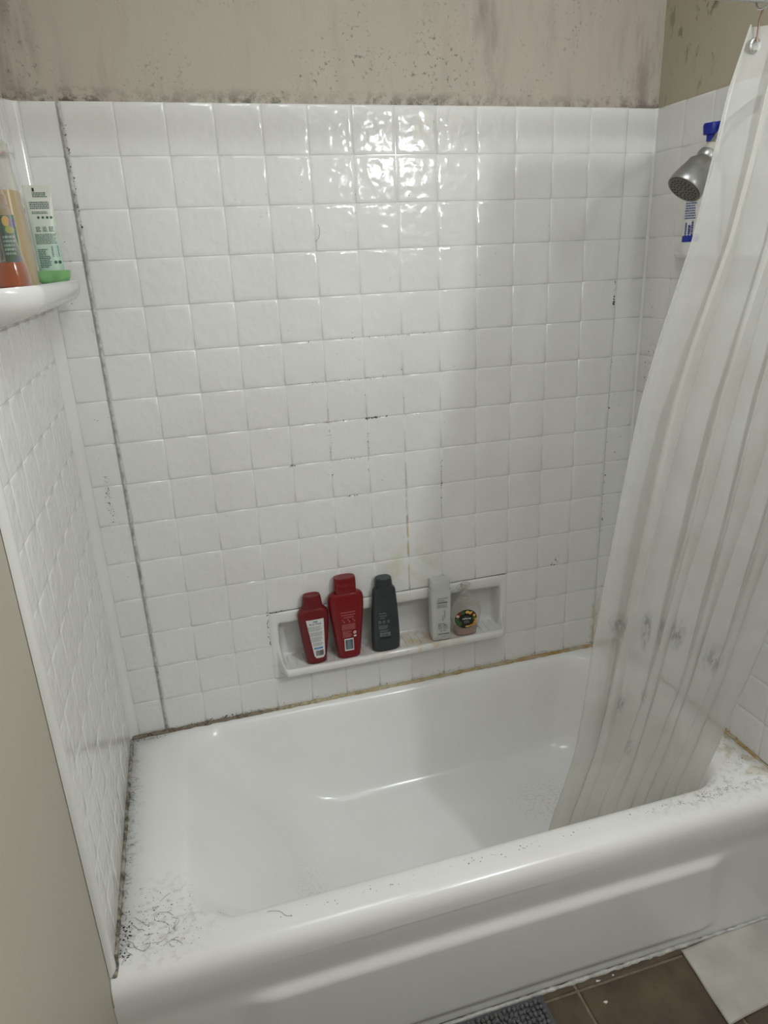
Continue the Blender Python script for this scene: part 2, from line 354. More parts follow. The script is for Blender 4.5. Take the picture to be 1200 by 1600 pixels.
# end panels: back strip, rounded corner, side wall, front flange
def end_panel(name, label, side):
    root = thing(name, label, 'wall panel', (0, 0, 0)); s = 1 if side == 'left' else -1
    xw = -.100 if side == 'left' else 1.405; xe = XS0 if side == 'left' else XS1; r = .026 if side == 'left' else .009
    path = [(xe + s*.006, .005), (xe + s*.006, 0), (xw + s*r, 0)]
    path += [(xw + s*r - s*r*math.sin(a), -r + r*math.cos(a)) for a in [PI/2*k/8 for k in range(1, 8)]]
    path += [(xw, -r), (xw, -.682), (xw + s*.001, -.685), (xw+s*.0045, -.689), (xw + s*.0062, -.696), (xw+s*.0062, -.704), (xw + s*.004, -.711), (xw+s*.0005, -.715), (xw - s*.004, -.717)]
    back_ = [(xw - s*.004, .005)]
    ring = lambda z: [(x, y, z) for x, y in path + back_]
    zs = [.001, H-.006, H-.0015, H]; rings = [ring(z) for z in zs]
    MB().loft(rings).build('backing', GLAZE2, root, angle=.8)
    ws = abs(xe - xw) - r + .004; cx = (xe + xw + s*(r-.004))/2
    for k in range(15):
        z = H - PZ*(k+.5); hh = PZ - (.002 if k == 14 else 0)
        tile(root, ws, hh, (cx, 0, z), RB)
        y = -r + .003
        for c in range(7):
            wd = PX if c < 6 else .680 - (r-.003) - 6*PX
            tile(root, wd, hh, (xw, y - wd/2, z), RL if side == 'left' else RR, .0015); y -= wd
    return root
lp = end_panel('wall_panel', 'white tile-patterned end panel on the left, bent round the corner, edge nearest the bare wall', 'left')
rp = end_panel('wall_panel', 'white tile-patterned end panel on the right behind the shower head and curtain', 'right')
# seam caulk lines (parts of the panels)
MB().tube([(XS0-.0012, -.0040, z) for z in (.004, H-.001)], .0034, 6).build('seam_caulk', simple('grey_caulk', (.64, .63, .59), .6, .3, 70), lp)
MB().tube([(XS1+.0015, -.0015, z) for z in (.004, H-.001)], .0018, 6).build('seam_caulk', CAULKW, rp)
# moulded shelves on the end panels
def shelf(root, xw, s, y0, y1, depth, tip, ztop=1.179, th=1.0):
    sec = [(0, 0), (.30, .0), (.72, -.001), (.84, .004), (.93, .0045), (.985, .0), (1.0, -.010), (.97, -.022), (.86, -.034), (.55, -.044), (.22, -.052), (0, -.060)]
    rings = []; n = 30
    for i in range(n+1):
        t = i/n; y = lerp(y0, y1, t); e = min((y0-y), (y-y1)); d = depth*(max(0.02, math.sin(min(1, e/tip)*PI/2))**.6)
        rings.append([(xw + s*(d*a), y, ztop + zz*th*(.35+.65*min(1, d/depth))) for a, zz in sec])
    MB().loft(rings).build('moulded_shelf', GLAZE2, root, angle=1.0)
shelf(lp, -.101, 1, -.020, -.620, .086, .055)
shelf(rp, 1.406, -1, -.125, -.640, .075, .20, 1.179, .35)

# ------------------------------------------------------------------ bathtub
tub = thing('bathtub', 'white built-in bathtub with a grimy front rim and hairs in its left corner', 'bathtub', (0, 0, 0))
TX0, TX1, TY0, TY1 = -.1045, 1.4085, -.735, -.0005
def rr(xl, xr, yf, yb, r, z, n=10):
    pts = []
    for cx, cy, a0 in ((xr-r, yf+r, -PI/2), (xr-r, yb-r, 0), (xl+r, yb-r, PI/2), (xl+r, yf+r, PI)):
        for k in range(n+1):
            a = a0 + PI/2*k/n; pts.append((cx + r*math.cos(a), cy + r*math.sin(a), z))
        # extra points along the edge
    out = []
    for i, p in enumerate(pts):
        q = pts[(i+1) % len(pts)]; out.append(p)
        if i % (n+1) == n:
            for m in range(1, 24): out.append(tuple(lerp(a, b_, m/24) for a, b_ in zip(p, q)))
    return out
rings = [rr(TX0, TX1, TY0, TY1, .003, -.055)]
for ins, z in ((0, -.036), (.0025, -.024), (.008, -.013), (.017, -.005), (.028, -.001), (.036, 0)): rings.append(rr(TX0, TX1, TY0+ins, TY1, .003, z))
for a in ((-.02, 1.335, -.672, -.016, .10, 0), (.020, 1.305, -.662, -.022, .10, -.0005), (.035, 1.296, -.653, -.029, .10, -.0035), (.047, 1.290, -.647, -.035, .10, -.011), (.060, 1.284, -.642, -.040, .10, -.024), (.080, 1.277, -.638, -.045, .10, -.045),
          (.125, 1.264, -.632, -.054, .10, -.09), (.18, 1.252, -.624, -.064, .10, -.145), (.235, 1.242, -.616, -.074, .105, -.20), (.275, 1.234, -.606, -.084, .11, -.24), (.305, 1.224, -.594, -.096, .115, -.266),
          (.335, 1.205, -.578, -.112, .12, -.283), (.37, 1.18, -.555, -.135, .12, -.291), (.44, 1.13, -.51, -.18, .11, -.294), (.60, 1.0, -.40, -.29, .05, -.296)):
    rings.append(rr(*a))
MB().loft(rings, False, True).build('tub_body', TUB, tub, angle=None)
def apron(u, v):
    x = lerp(TX0, TX1, u); z = lerp(-.050, -.380, v)
    m = sstep(-.118, -.146, z) * sstep(.10, .19, x) * (1 - sstep(1.17, 1.24, x)) * (1 - sstep(-.33, -.36, z))
    return (x, TY0 - .0085*m + .004*sstep(-.06, -.118, z)*(1-m) + .002*math.sin(x*3), z)
MB().grid(90, 60, apron, True).build('tub_apron', TUB, tub, angle=None)
# caulk round the rim
def bead(pts, r, seed, m, name, parent):
    rnd = random.Random(seed); out = []; rs = []
    for a, c in zip(pts, pts[1:]):
        L_ = (Vector(c)-Vector(a)).length; k = max(2, int(L_/.012))
        for i in range(k):
            t = i/k; out.append([lerp(p, q, t) + rnd.uniform(-.0008, .0008) for p, q in zip(a, c)]); rs.append(r*rnd.uniform(.7, 1.25))
    out.append(pts[-1]); rs.append(r); return MB().tube(out, rs, 8).build(name, m, parent)
bead([(-.094, -.008, .001), (XS0, -.009, .001), (XS1, -.010, .001), (1.398, -.008, .001)], .0065, 3, CAULK, 'rim_caulk', tub)
bead([(-.096, -.012, .0005), (-.096, -.715, .0005)], .005, 4, CAULK2, 'end_caulk', tub)
bead([(1.401, -.012, .0005), (1.401, -.715, .0005)], .0035, 5, CAULK, 'end_caulk', tub)
bead([(TX0+.01, -.737, ZF+.003), (TX1-.005, -.7375, ZF+.001)], .0048, 6, CAULKW, 'base_caulk', tub)

# ------------------------------------------------------------------ mildew flecks and hairs (stuff, lying on the surfaces)
def flecks(name, parent, m, fn, clusters, seed):
    rnd = random.Random(seed); b = MB()
    for (a0, a1, b0, b1, cnt, s0, s1) in clusters:
        for _ in range(cnt):
            ca_, cb = rnd.gauss((a0+a1)/2, (a1-a0)/4), rnd.gauss((b0+b1)/2, (b1-b0)/4)
            ca_ = min(max(ca_, a0), a1); cb = min(max(cb, b0), b1); s = rnd.uniform(s0, s1); el = rnd.uniform(1, 2.2); th = rnd.uniform(0, PI)
            pts = []
            for k in range(6):
                a = 2*PI*k/6; q = s*rnd.uniform(.5, 1.1); u, v = q*el*math.cos(a), q*math.sin(a)
                pts.append(fn(ca_ + u*math.cos(th) - v*math.sin(th), cb + u*math.sin(th) + v*math.cos(th)))
            c = Vector(fn(ca_, cb, 1)); b.add(pts + [c], [(k, (k+1) % 6, 6) for k in range(6)])
    return tag(b.build(name, m, parent, smooth=False, fix=False), kind='stuff')
yw = -.0070
fb = lambda a, z, h=0: (a, yw - (.0007 if h else 0), z)
row = lambda k: H - PZ*k
CB = [(.60, .66, row(7)-.003, row(7)+.003, 16, .0006, .0022), (.44, .72, row(6)-.003, row(6)+.004, 26, .0004, .0012), (.47, .9, row(5)-.003, row(5)+.003, 26, .0004, .0012), (.44, .6, row(7)-.003, row(7)+.003, 22, .0004, .0013),
      (.50, .512, row(9), row(6), 26, .0004, .0012), (.603, .609, row(9), row(6), 22, .0004, .0011), (.704, .710, row(7), row(5.5), 8, .0005, .0013), (.806, .811, row(9.6), row(8.2), 14, .0006, .0018), (.5, .62, row(8)-.003, row(8)+.003, 20, .0004, .0012),
      (.53, .6, row(9)-.003, row(9)+.003, 14, .0005, .0014), (.0, 1.25, .12, 1.5, 110, .0003, .0009), (.30, .98, 1.30, 1.38, 12, .0003, .0011), (.395, .41, row(8)-.004, row(8)+.003, 7, .0006, .0016), (1.15, 1.19, .30, .345, 9, .0006, .0022),
      (.32, 1.31, .005, .02, 90, .0004, .0015), (.0, .32, .002, .016, 90, .0005, .0018), (.4, 1.3, .005, .10, 26, .0003, .001)]
flecks('mildew_flecks', back, MOLDB, fb, CB, 11)
fs = lambda a, z, h=0: (a, -.0026 - (.0006 if h else 0), z)
flecks('mildew_flecks', back, MOLD, lambda a, z, h=0: (a, -.0070-(.0006 if h else 0), z), [(1.309, 1.3125, 1.045, 1.075, 14, .001, .0026), (1.309, 1.314, 1.08, 1.13, 14, .0004, .0014), (.296, .302, .20, .31, 30, .0005, .0016), (.30, .34, .300, .309, 20, .0005, .0018), (-.001, .006, 1.36, 1.50, 10, .0006, .0014), (-.001, .005, 1.2, 1.5, 30, .0004, .0012)], 12)
flecks('mildew_flecks', lp, GREYM, fs, [(-.052, -.036, .62, .75, 90, .0004, .0011), (-.07, -.005, .02, 1.5, 26, .0004, .0013), (-.015, -.006, .004, 1.5, 26, .0003, .001)], 13)
flecks('mildew_flecks', rp, MOLD, fs, [(1.325, 1.375, .05, .9, 26, .0004, .0015), (1.32, 1.37, row(13)-.002, row(13)+.002, 14, .0006, .0018), (1.318, 1.326, .3, .9, 14, .0008, .0024)], 14)
flecks('mildew_flecks', rp, MOLDB, lambda a, z, h=0: (1.4024-(.0006 if h else 0), a, z), [(-.055, -.03, .3, 1.1, 90, .0004, .0013), (-.10, -.04, .75, .95, 60, .0004, .0014), (-.6, -.3, .004, .012, 40, .0005, .0018)], 15)
zt = lambda x, y, h=0: (x, y, .0006 + (.0006 if h else 0))
flecks('mildew_flecks', tub, MOLD, zt, [(-.092, .04, -.69, -.53, 90, .0004, .0012), (-.094, -.07, -.69, -.58, 80, .0004, .0018), (-.092, -.078, -.60, -.02, 90, .0003, .0013), (-.09, .12, -.692, -.64, 40, .0003, .0010), (1.0, 1.39, -.692, -.664, 80, .0004, .0012),
      (1.31, 1.40, -.69, -.50, 50, .0003, .0012), (.1, 1.0, -.692, -.672, 60, .0003, .0013), (-.09, .0, -.03, -.016, 40, .0004, .0014)], 16)
def hair(pts, r=.00022):
    return MB().tube(pts, r, 4)
hb = MB(); rnd = random.Random(5)
def wob(x, y, L_, th, fn, k=10, curl=.5):
    pts = []
    for i in range(k): pts.append(fn(x, y)); x += L_/k*math.cos(th); y += L_/k*math.sin(th); th += rnd.uniform(-curl, curl)
    return pts
for _ in range(30): hb.tube(wob(rnd.uniform(-.088, .02), rnd.uniform(-.685, -.57), rnd.uniform(.012, .035), rnd.uniform(0, 6), lambda x, y: (max(x, -.093), max(y, -.695), .0012)), .00028, 4)
for _ in range(14): hb.tube(wob(-.09, rnd.uniform(-.55, -.03), rnd.uniform(.01, .03), rnd.uniform(-.6, .6), lambda x, y: (max(x, -.093), min(y, -.014), .0012), curl=.3), .00022, 4)
for _ in range(16): hb.tube(wob(rnd.uniform(1.05, 1.36), rnd.uniform(-.688, -.668), rnd.uniform(.008, .02), rnd.uniform(0, 6), lambda x, y: (x, min(max(y, -.694), -.664), .0012)), .00025, 4)
hb.tube(wob(.185, -.668, .06, .15, lambda x, y: (x, min(max(y, -.69), -.664), .0012), 14, .35), .0003, 4)
tag(hb.build('stray_hairs', MOLD, tub), kind='stuff')
hb = MB()
hb.tube([(.50+.016*math.cos(a), -.0088, 1.265+.024*math.sin(a)) for a in [-1.4+.25*k for k in range(9)]], .0003, 4)
tag(hb.build('stray_hair', GREYM, back), kind='stuff')

# ------------------------------------------------------------------ shower head
sh = thing('showerhead', 'dull silver shower head on a bent arm coming out of the right wall', 'shower head', (1.400, -.42, 1.462))
O = Vector((1.400, -.42, 1.462)); HF = Vector((1.166, -.442, 1.304)); HN = HF + .092*Vector((.642, .04, .764)).normalized(); hd_ = (HN-HF).normalized()
armp = [Vector(p)-O for p in ((1.404, -.420, 1.462), (1.370, -.421, 1.462), (1.338, -.424, 1.459), (1.312, -.428, 1.448), (1.290, -.431, 1.434))] + [HN + hd_*k - O for k in (.055, .025, .0)]
MB().tube(armp, .0125, 14).build('shower_arm', CHROME, sh)
MB().loft([[(x-O.x, r*math.cos(a), r*math.sin(a)) for a in [2*PI*k/24 for k in range(24)]] for x, r in ((1.401, .032), (1.395, .031), (1.388, .018), (1.386, .013))]).build('wall_flange', CHROME, sh)
ax = -hd_; st = HN - O
q = ax.to_track_quat('Z', 'Y')
def lathe(pr, q_, o, n=28):
    return [[o + q_ @ Vector((r*math.cos(2*PI*k/n), r*math.sin(2*PI*k/n), d)) for k in range(n)] for d, r in pr]
MB().loft(lathe([(-.004, .0138), (.010, .0150), (.012, .0135)], q, st)).build('thread_tape', TAPE, sh)
hd = MB().loft(lathe([(.010, .016), (.013, .0195), (.022, .0205), (.027, .0185), (.032, .021), (.040, .027), (.050, .0285), (.064, .0322), (.080, .0352), (.0925, .0362), (.0955, .0350), (.0945, .0328)], q, st, 36)).build('head_body', CHROME, sh)
fc = MB().loft(lathe([(.0940, .0330), (.0962, .0322), (.0970, .026), (.0972, .002)], q, st, 36)).build('spray_face', FACE, sh)
nz = MB().loft([[(r*math.cos(2*PI*k/8), r*math.sin(2*PI*k/8), z) for k in range(8)] for z, r in ((0, .0017), (.0009, .0014))]).mesh('nozzle', HOLE)
for rr_, cnt in ((.007, 5), (.0135, 10), (.0200, 15), (.0262, 20)):
    for k in range(cnt):
        a = 2*PI*k/cnt + rr_*40; o = link(bpy.data.objects.new('nozzle', nz), fc); o.location = st + q @ Vector((rr_*math.cos(a), rr_*math.sin(a), .0968)); o.rotation_mode = 'QUATERNION'; o.rotation_quaternion = q

# ------------------------------------------------------------------ curtain rod, hooks, curtain
rod = thing('curtain_rod', 'white shower curtain rod crossing the top right of the picture', 'curtain rod', (XL, -.70, 1.548))
MB().tube([(.012, 0, 0), (XR-XL-.012, 0, 0)], .0125, 20).build('rod_tube', simple('rod_enamel', (.62, .62, .62), .3), rod)
for xx in (.0005, XR-XL-.0125): MB().tube([(xx, 0, 0), (xx+.012, 0, 0)], .024, 24).build('end_cap', WPL, rod)
ZT = 1.508
edgeL = [(-.22, .800), (-.02, .838), (.08, .852), (.18, .868), (.30, .872), (.45, .880), (.60, .893), (.80, .912), (.94, .930), (1.05, .955), (1.20, .998), (1.33, 1.020), (1.42, 1.034), (1.51, 1.060)]
edgeR = [(-.22, 1.215), (0, 1.236), (.20, 1.262), (.42, 1.305), (.70, 1.352), (1.0, 1.378), (1.51, 1.392)]
ymid = [(-.22, -.592), (0, -.617), (.08, -.632), (.3, -.660), (.8, -.685), (1.51, -.700)]
def cur(u, v):
    z = lerp(-.215, ZT, v); xl, = interp(edgeL, z); xr, = interp(edgeR, z); ym, = interp(ymid, z)
    w = u + .012*math.sin(9*u + 3*v) + .006*math.sin(23*u - 5*v)
    ph = 2*PI*5.0*w + .9*math.sin(2.2*v + 4*u); A = lerp(.010, .030, sstep(-.05, .9, z)) * (.65 + .35*math.sin(5*u + 1.7))
    tz = sstep(0, .10, u)*.8 + .2
    y = ym + A*math.sin(ph)*tz + .0028*math.sin(2*PI*13*w + 4*v)*tz
    x = lerp(xl, xr, u) + lerp(.007, .016, sstep(0, .6, z))*math.sin(2*ph + .4)*min(1, u*8, (1-u)*8) + .004*math.sin(11*v + 30*u)*min(1, u*6, (1-u)*6)
    if z < .06: y = max(y, lerp(-.632, -.655, sstep(0, .06, z)) + max(0, (-z))*.12)
    return (x, y, z + (.010*math.cos(2*PI*5*u) if v > .999 else 0)*0)
sc = thing('shower_curtain', 'frosted clear vinyl shower curtain gathered right and tucked inside the tub', 'shower curtain', (1.2, -.70, ZT))
cb = MB().grid(300, 90, lambda u, v: tuple(a-b_ for a, b_ in zip(cur(u, v), (1.2, -.70, ZT))))
cb.build('curtain_sheet', VINYL, sc, angle=None, fix=False)
def torus(R_, r, n=20, m=8, axis='y', c=(0, 0, 0)):
    pts = []
    for i in range(n+1):
        a = 2*PI*i/n; p = (R_*math.cos(a), 0, R_*math.sin(a)) if axis == 'y' else (0, R_*math.cos(a), R_*math.sin(a))
        pts.append([p[k]+c[k] for k in range(3)])
    return MB().tube(pts, r, m, False)
# hem of the free edge
MB().tube([tuple(a-b_ for a, b_ in zip(cur(0, v/40), (1.2, -.70, ZT))) for v in range(41)], .0007, 6).build('edge_hem', VINYL, sc)
for i in range(6):
    u = .075 + i*.172; x, y, z = cur(u, .985); xr_ = x
    torus(.0085, .0028, axis='y', c=(x-1.2, y+.70-.0015, z-ZT)).build('grommet', CHROMEB, sc)
    words_ = ['nearest the free edge', 'second from the free edge', 'third from the free edge', 'third from the right wall', 'second from the right wall', 'nearest the right wall'][i]
    hk = thing('curtain_hook', 'small round curtain hook on the rod, ' + words_, 'curtain hook', (x, -.70, 1.548), 0, 'hooks along the curtain rod')
    torus(.0175, .0018, axis='x', c=(0, 0, -.003)).build('hook_ring', CHROMEB, hk)
    MB().tube([(0, 0, -.0205), (0, (y+.7)*.5, -.034), (0, y+.70-.004, z-1.548+.004)], .0014, 8).build('hook_wire', simple('copper_wire', srgb(126, 100, 88), .4, metal=.4), hk)

# ------------------------------------------------------------------ bottles
def sup(hw, hd_, e, z, n=40):
    out = []
    for k in range(n):
        a = 2*PI*k/n; c, s = math.cos(a), math.sin(a)
        out.append((hw*math.copysign(abs(c)**(2/e), c), hd_*math.copysign(abs(s)**(2/e), s), z))
    return out
def smoothtab(tab, k=4):                # finer profile by Catmull-Rom
    out = []; n = len(tab)
    for i in range(n-1):
        p0, p1, p2, p3 = tab[max(i-1, 0)], tab[i], tab[i+1], tab[min(i+2, n-1)]
        for j in range(k):
            t = j/k; out.append(tuple(.5*((2*b_)+(-a+c)*t+(2*a-5*b_+4*c-d)*t*t+(-a+3*b_-3*c+d)*t**3) for a, b_, c, d in zip(p0, p1, p2, p3)))
    return out + [tab[-1]]
class Bottle:
    def __init__(s, name, label, loc, rz, tab, m, cat='bottle', part='bottle_body', sm=True):
        s.r = thing(name, label, cat, loc, rz); s.tab = smoothtab(tab) if sm else tab
        s.body = MB().loft([sup(hw, hd_, e, z) for z, hw, hd_, e in s.tab]).build(part, m, s.r, angle=.9)
    def at(s, u, z, eps=.0004):
        hw, hd_, e = interp(s.tab, z); q = min(.999, abs(u)/hw); return (u, -hd_*(1-q**e)**(1/e) - eps, z)
    def lid(s, tab, m, name='cap', dx=0, dy=0, e_=None):
        return MB().loft([[(x+dx, y+dy, zz) for x, y, zz in sup(hw, hd_, e, z)] for z, hw, hd_, e in tab]).build(name, m, s.r, angle=.6)
    def patch(s, name, m, x0, x1, z0, z1, eps=.0004, parent=None, shape=None, nu=12, nv=16):
        def fn(u, v):
            z = lerp(z0, z1, v); a, b_ = (x0, x1) if not shape else shape(v); return s.at(lerp(a, b_, u), z, eps)
        return MB().grid(nu, nv, fn).build(name, m, parent or s.r, fix=False, angle=None)
    def disc(s, name, m, cx, cz, rx, rz_, eps, parent=None, n=28):
        vs = [s.at(cx, cz, eps)]; rad = 4
        for j in range(1, rad+1): vs += [s.at(cx + rx*j/rad*math.cos(2*PI*k/n), cz + rz_*j/rad*math.sin(2*PI*k/n), eps) for k in range(n)]
        fs = [(0, 1+k, 1+(k+1) % n) for k in range(n)]
        for j in range(rad-1): fs += [(1+j*n+k, 1+(j+1)*n+k, 1+(j+1)*n+(k+1) % n, 1+j*n+(k+1) % n) for k in range(n)]
        return MB().add(vs, fs).build(name, m, parent or s.r, fix=False, angle=None)
    def text(s, body, size, cx, cz, m, name='lettering', eps=.0008, rot=0, parent=None, sx=1, bold=0):
        me = text_mesh(body, size, bold); c, sn = math.cos(rot), math.sin(rot)
        for v in me.vertices:
            x, y = v.co.x*sx, v.co.y; v.co = s.at(cx + x*c - y*sn, cz + x*sn + y*c, eps)
        me.materials.append(m); return link(bpy.data.objects.new(name, me), parent or s.r)
    def lines(s, m, x0, x1, z0, z1, rows, seed, eps=.0008, name='small_print', parent=None, ragged=.25, fill=.55, vertical=False):
        rnd = random.Random(seed); b = MB(); A, B = (x0, x1) if not vertical else (z0, z1); C_, D = (z0, z1) if not vertical else (x0, x1); st_ = (D-C_)/rows
        for r in range(rows):
            p = A; end = B - (B-A)*rnd.uniform(0, ragged); c0 = C_ + st_*(r+.5-fill/2); c1 = c0 + st_*fill
            while p < end:
                w_ = rnd.uniform(.0012, .0042); q_ = min(p+w_, end)
                pts = [(p, c0), (q_, c0), (q_, c1), (p, c1)] if not vertical else [(c0, p), (c0, q_), (c1, q_), (c1, p)]
                b.add([s.at(*t, eps) for t in pts], [(0, 1, 2, 3)]); p = q_ + .0009
        return tag(b.build(name, m, parent or s.r, smooth=False, fix=False), kind='stuff')
    def bars(s, m, x0, x1, z0, z1, horiz, seed, eps=.0012, parent=None):
        rnd = random.Random(seed); b = MB(); A, B = (z0, z1) if horiz else (x0, x1); p = A
        while p < B-.0006:
            w_ = rnd.choice((.0004, .0006, .0009, .0013)); q_ = min(B, p+w_)
            pts = [(x0, p), (x1, p), (x1, q_), (x0, q_)] if horiz else [(p, z0), (q_, z0), (q_, z1), (p, z1)]
            b.add([s.at(*t, eps) for t in pts], [(0, 1, 2, 3)]); p = q_ + rnd.choice((.0003, .0005, .0008))
        return tag(b.build('barcode', m, parent or s.r, smooth=False, fix=False), kind='stuff')
def text_mesh(body, size, bold=0):
    cu = bpy.data.curves.new('lettering', 'FONT'); cu.body = body; cu.size = size; cu.align_x = 'CENTER'; cu.align_y = 'CENTER'; cu.offset = bold; cu.resolution_u = 3
    o = bpy.data.objects.new('lettering_source', cu); me = bpy.data.meshes.new_from_object(o)
    bpy.data.objects.remove(o); me.materials.clear(); return me
ZN = .1448; YB = -.0245
# small maroon body wash
b1 = Bottle('body_wash_bottle', 'small maroon body wash bottle with a white back label, leftmost in the niche', (.4215, YB, ZN), 0,
  [(0, 0.0249, .0150, 2.4), (.003, 0.0284, .0175, 2.5), (.03, 0.0318, .0190, 2.5), (.07, 0.0366, .0200, 2.6), (.11, 0.0405, .0205, 2.7), (.138, 0.0426, .0205, 2.7), (.152, 0.0419, .0200, 2.7), (.162, 0.0371, .0190, 2.6), (.1680, 0.0297, .0175, 2.4), (.169, 0.0265, .016, 2.3)], RED1)
b1.lid([(.168, .0285, .0175, 2.6), (.1690, .0288, .0178, 2.6), (.186, .0262, .0168, 2.5), (.1870, .0258, .0166, 2.5), (.1880, .0262, .0168, 2.5), (.203, .0240, .0158, 2.4), (.2055, .0228, .0148, 2.4), (.2035, .019, .012, 2.2)], RED1)
lab = b1.patch('back_label', LABW, 0, 0, .018, .139, .0005, shape=lambda v: (lerp(-.0065, -.0235, v)+(.004 if v < .02 else 0), lerp(.0225, .0255, v)-(.004 if v < .02 else 0)))
lab['label'] = 'white back label with small print'
b1.text('Body Wash', .0072, .001, .1255, INK, parent=lab, bold=.0001)
b1.patch('emblem', simple('pale_blue_emblem', srgb(120, 130, 175), .5), -.004, .008, .1305, .1345, .0009, lab)
for i, (z0, z1, rws) in enumerate(((.104, .119, 4), (.088, .101, 4), (.070, .086, 5), (.057, .068, 3))):
    b1.lines(INKG, -.0205 + .004*i*.9, .0235, z0, z1, rws, 20+i, .0009, parent=lab)
b1.patch('blue_band', BLUEL, -.007, .0175, .0470, .0525, .0009, lab)
b1.text('CLINICAL', .0040, .005, .0497, LABW, eps=.0013, parent=lab)
b1.bars(INK, -.003, .0195, .0255, .0425, False, 31, .0010, parent=lab)
# tall crimson bottle
b2 = Bottle('body_wash_bottle', 'tall bright crimson bottle with printed back and grey barcode, between maroon and slate bottles', (.5150, YB, ZN), 0,
  [(0, 0.0289, .0160, 2.4), (.003, 0.0326, .0185, 2.5), (.04, 0.0369, .0195, 2.5), (.09, 0.0423, .0205, 2.6), (.14, 0.0479, .0210, 2.7), (.168, 0.0494, .0212, 2.7), (.182, 0.0490, .0208, 2.7), (.192, 0.0455, .0198, 2.6), (.1975, 0.0375, .0185, 2.5), (.199, 0.0321, .017, 2.4)], RED2)
b2.lid([(.197, .0300, .0182, 2.6), (.198, .0305, .0186, 2.6), (.2225, .0308, .0186, 2.6), (.2232, .0303, .0183, 2.6), (.2242, .0310, .0187, 2.6), (.240, .0302, .0182, 2.6), (.2435, .0288, .0170, 2.5), (.2435, .024, .014, 2.4)], RED2)
for i, (x0, x1, z0, z1, r) in enumerate(((-.020, .022, .142, .147, 1), (-.019, .021, .134, .139, 1), (-.013, .016, .126, .132, 2))): b2.lines(INKR, x0, x1, z0, z1, r, 40+i, .0006, ragged=.05)
for xx in (-.014, .001, .015):
    b2.disc('print_icon', INKR, xx-.002, .1215, .0018, .0022, .0007, n=12); b2.disc('print_icon', INKR, xx+.002, .1155, .0020, .0026, .0007, n=12)
b2.lines(INKR, -.019, .020, .090, .109, 7, 44, .0006, ragged=.1, fill=.6); b2.lines(INKR, -.018, .007, .066, .088, 7, 45, .0006, ragged=.4)
b2.patch('recycling_mark', LABW, .0130, .0205, .0655, .0705, .0006); b2.disc('recycling_mark', LABW, .0165, .0790, .0042, .0046, .0006); b2.disc('recycling_mark', RED2, .0165, .0790, .0018, .002, .0010)
p2 = b2.patch('barcode_patch', LABW, -.0145, .0115, .0240, .0625, .0006); b2.patch('barcode_ground', CODEBG, -.0120, .0095, .0280, .0590, .0009, p2)
b2.bars(simple('barcode_ink', srgb(64, 78, 84), .5), -.0120, .0095, .0282, .0588, True, 46, .0012, parent=p2)
# slate bottle
b3 = Bottle('shampoo_bottle', 'dark slate grey bottle tapering to its cap, middle of the niche', (.6250, YB, ZN), 0,
  [(0, 0.0362, .0175, 2.2), (.003, 0.0400, .0205, 2.3), (.03, 0.0414, .0212, 2.3), (.08, 0.0400, .0212, 2.3), (.13, 0.0373, .0208, 2.3), (.17, 0.0343, .0200, 2.3), (.186, 0.0326, .0192, 2.3), (.1930, 0.0283, .0178, 2.3), (.1955, 0.0259, .0165, 2.2)], SLATE)
b3.lid([(.190, .0240, .0185, 2.8), (.199, .0240, .0188, 2.8), (.2000, .0236, .0184, 2.8), (.2010, .0241, .0188, 2.8), (.2150, .0232, .0180, 2.8), (.2220, .0224, .0170, 2.6), (.2240, .0200, .0150, 2.5)], SLATE)
for i, (x0, x1, z0, z1, r) in enumerate(((-.021, .001, .1195, .1235, 1), (-.021, .002, .112, .116, 1), (-.020, .0, .105, .109, 1), (-.024, .004, .072, .085, 5), (-.022, .006, .063, .069, 2))): b3.lines(INKS, x0, x1, z0, z1, r, 50+i, .0006)
for xx in (-.020, -.0085, .0045): b3.disc('print_icon', INKS, xx, .0945, .0038, .0045, .0006); b3.disc('print_icon', SLATE, xx, .0945, .0022, .0028, .0010)
p3 = b3.patch('barcode_patch', simple('grey_print', srgb(118, 122, 126), .4), -.0215, .0085, .0485, .0610, .0006); b3.bars(INK, -.0165, .0045, .0505, .0570, False, 56, .0010, parent=p3)
b3.patch('black_strip', BLACK, -.0215, .0085, .0400, .0485, .0006)
# milky conditioner
b4 = Bottle('conditioner_bottle', 'milky white square-shouldered conditioner bottle with black print', (.7900, YB, ZN), math.radians(-4),
  [(0, 0.0245, .0170, 5), (.002, 0.0273, .0195, 5), (.02, 0.0289, .0202, 5), (.10, 0.0303, .0206, 5), (.155, 0.0311, .0206, 5), (.160, 0.0311, .0205, 5)], MILK, sm=False)
b4.lid([(.160, .0283, .0203, 5), (.1610, .0276, .0198, 5), (.1620, .0285, .0205, 5), (.1860, .0285, .0205, 5), (.1895, .0272, .0192, 4.5), (.1900, .022, .015, 4)], MILK)
B4 = lambda t, sz, x, z, **k: b4.text(t, sz, x, z, INK, **k)
B4('50:50 BALANCED', .0050, .0040, .1360, sx=.80); B4('HYDRATING', .0046, -.002, .1295, sx=.85); B4('CONDITIONER', .0056, .0020, .1225, sx=.80, bold=.00022)
b4.lines(INKG, -.0130, .0200, .1060, .1175, 4, 60, .0006)
B4('TEA TREE TRIPLE', .0042, .0095, .0850, rot=PI/2, sx=.8); b4.lines(INKG, .000, .0065, .064, .083, 2, 61, .0006, vertical=True)
b4.lines(INK, -.0110, .0180, .0540, .0565, 1, 62, .0006); B4('98.4', .0045, -.0065, .0500, bold=.0002); B4('100.4', .0045, .0095, .0500, bold=.0002)
b4.lines(INKG, -.0110, .0030, .0370, .0470, 4, 63, .0006); b4.lines(INKG, .0045, .0200, .0370, .0470, 4, 64, .0006); b4.lines(INKG, -.007, .017, .0300, .0345, 2, 65, .0006)
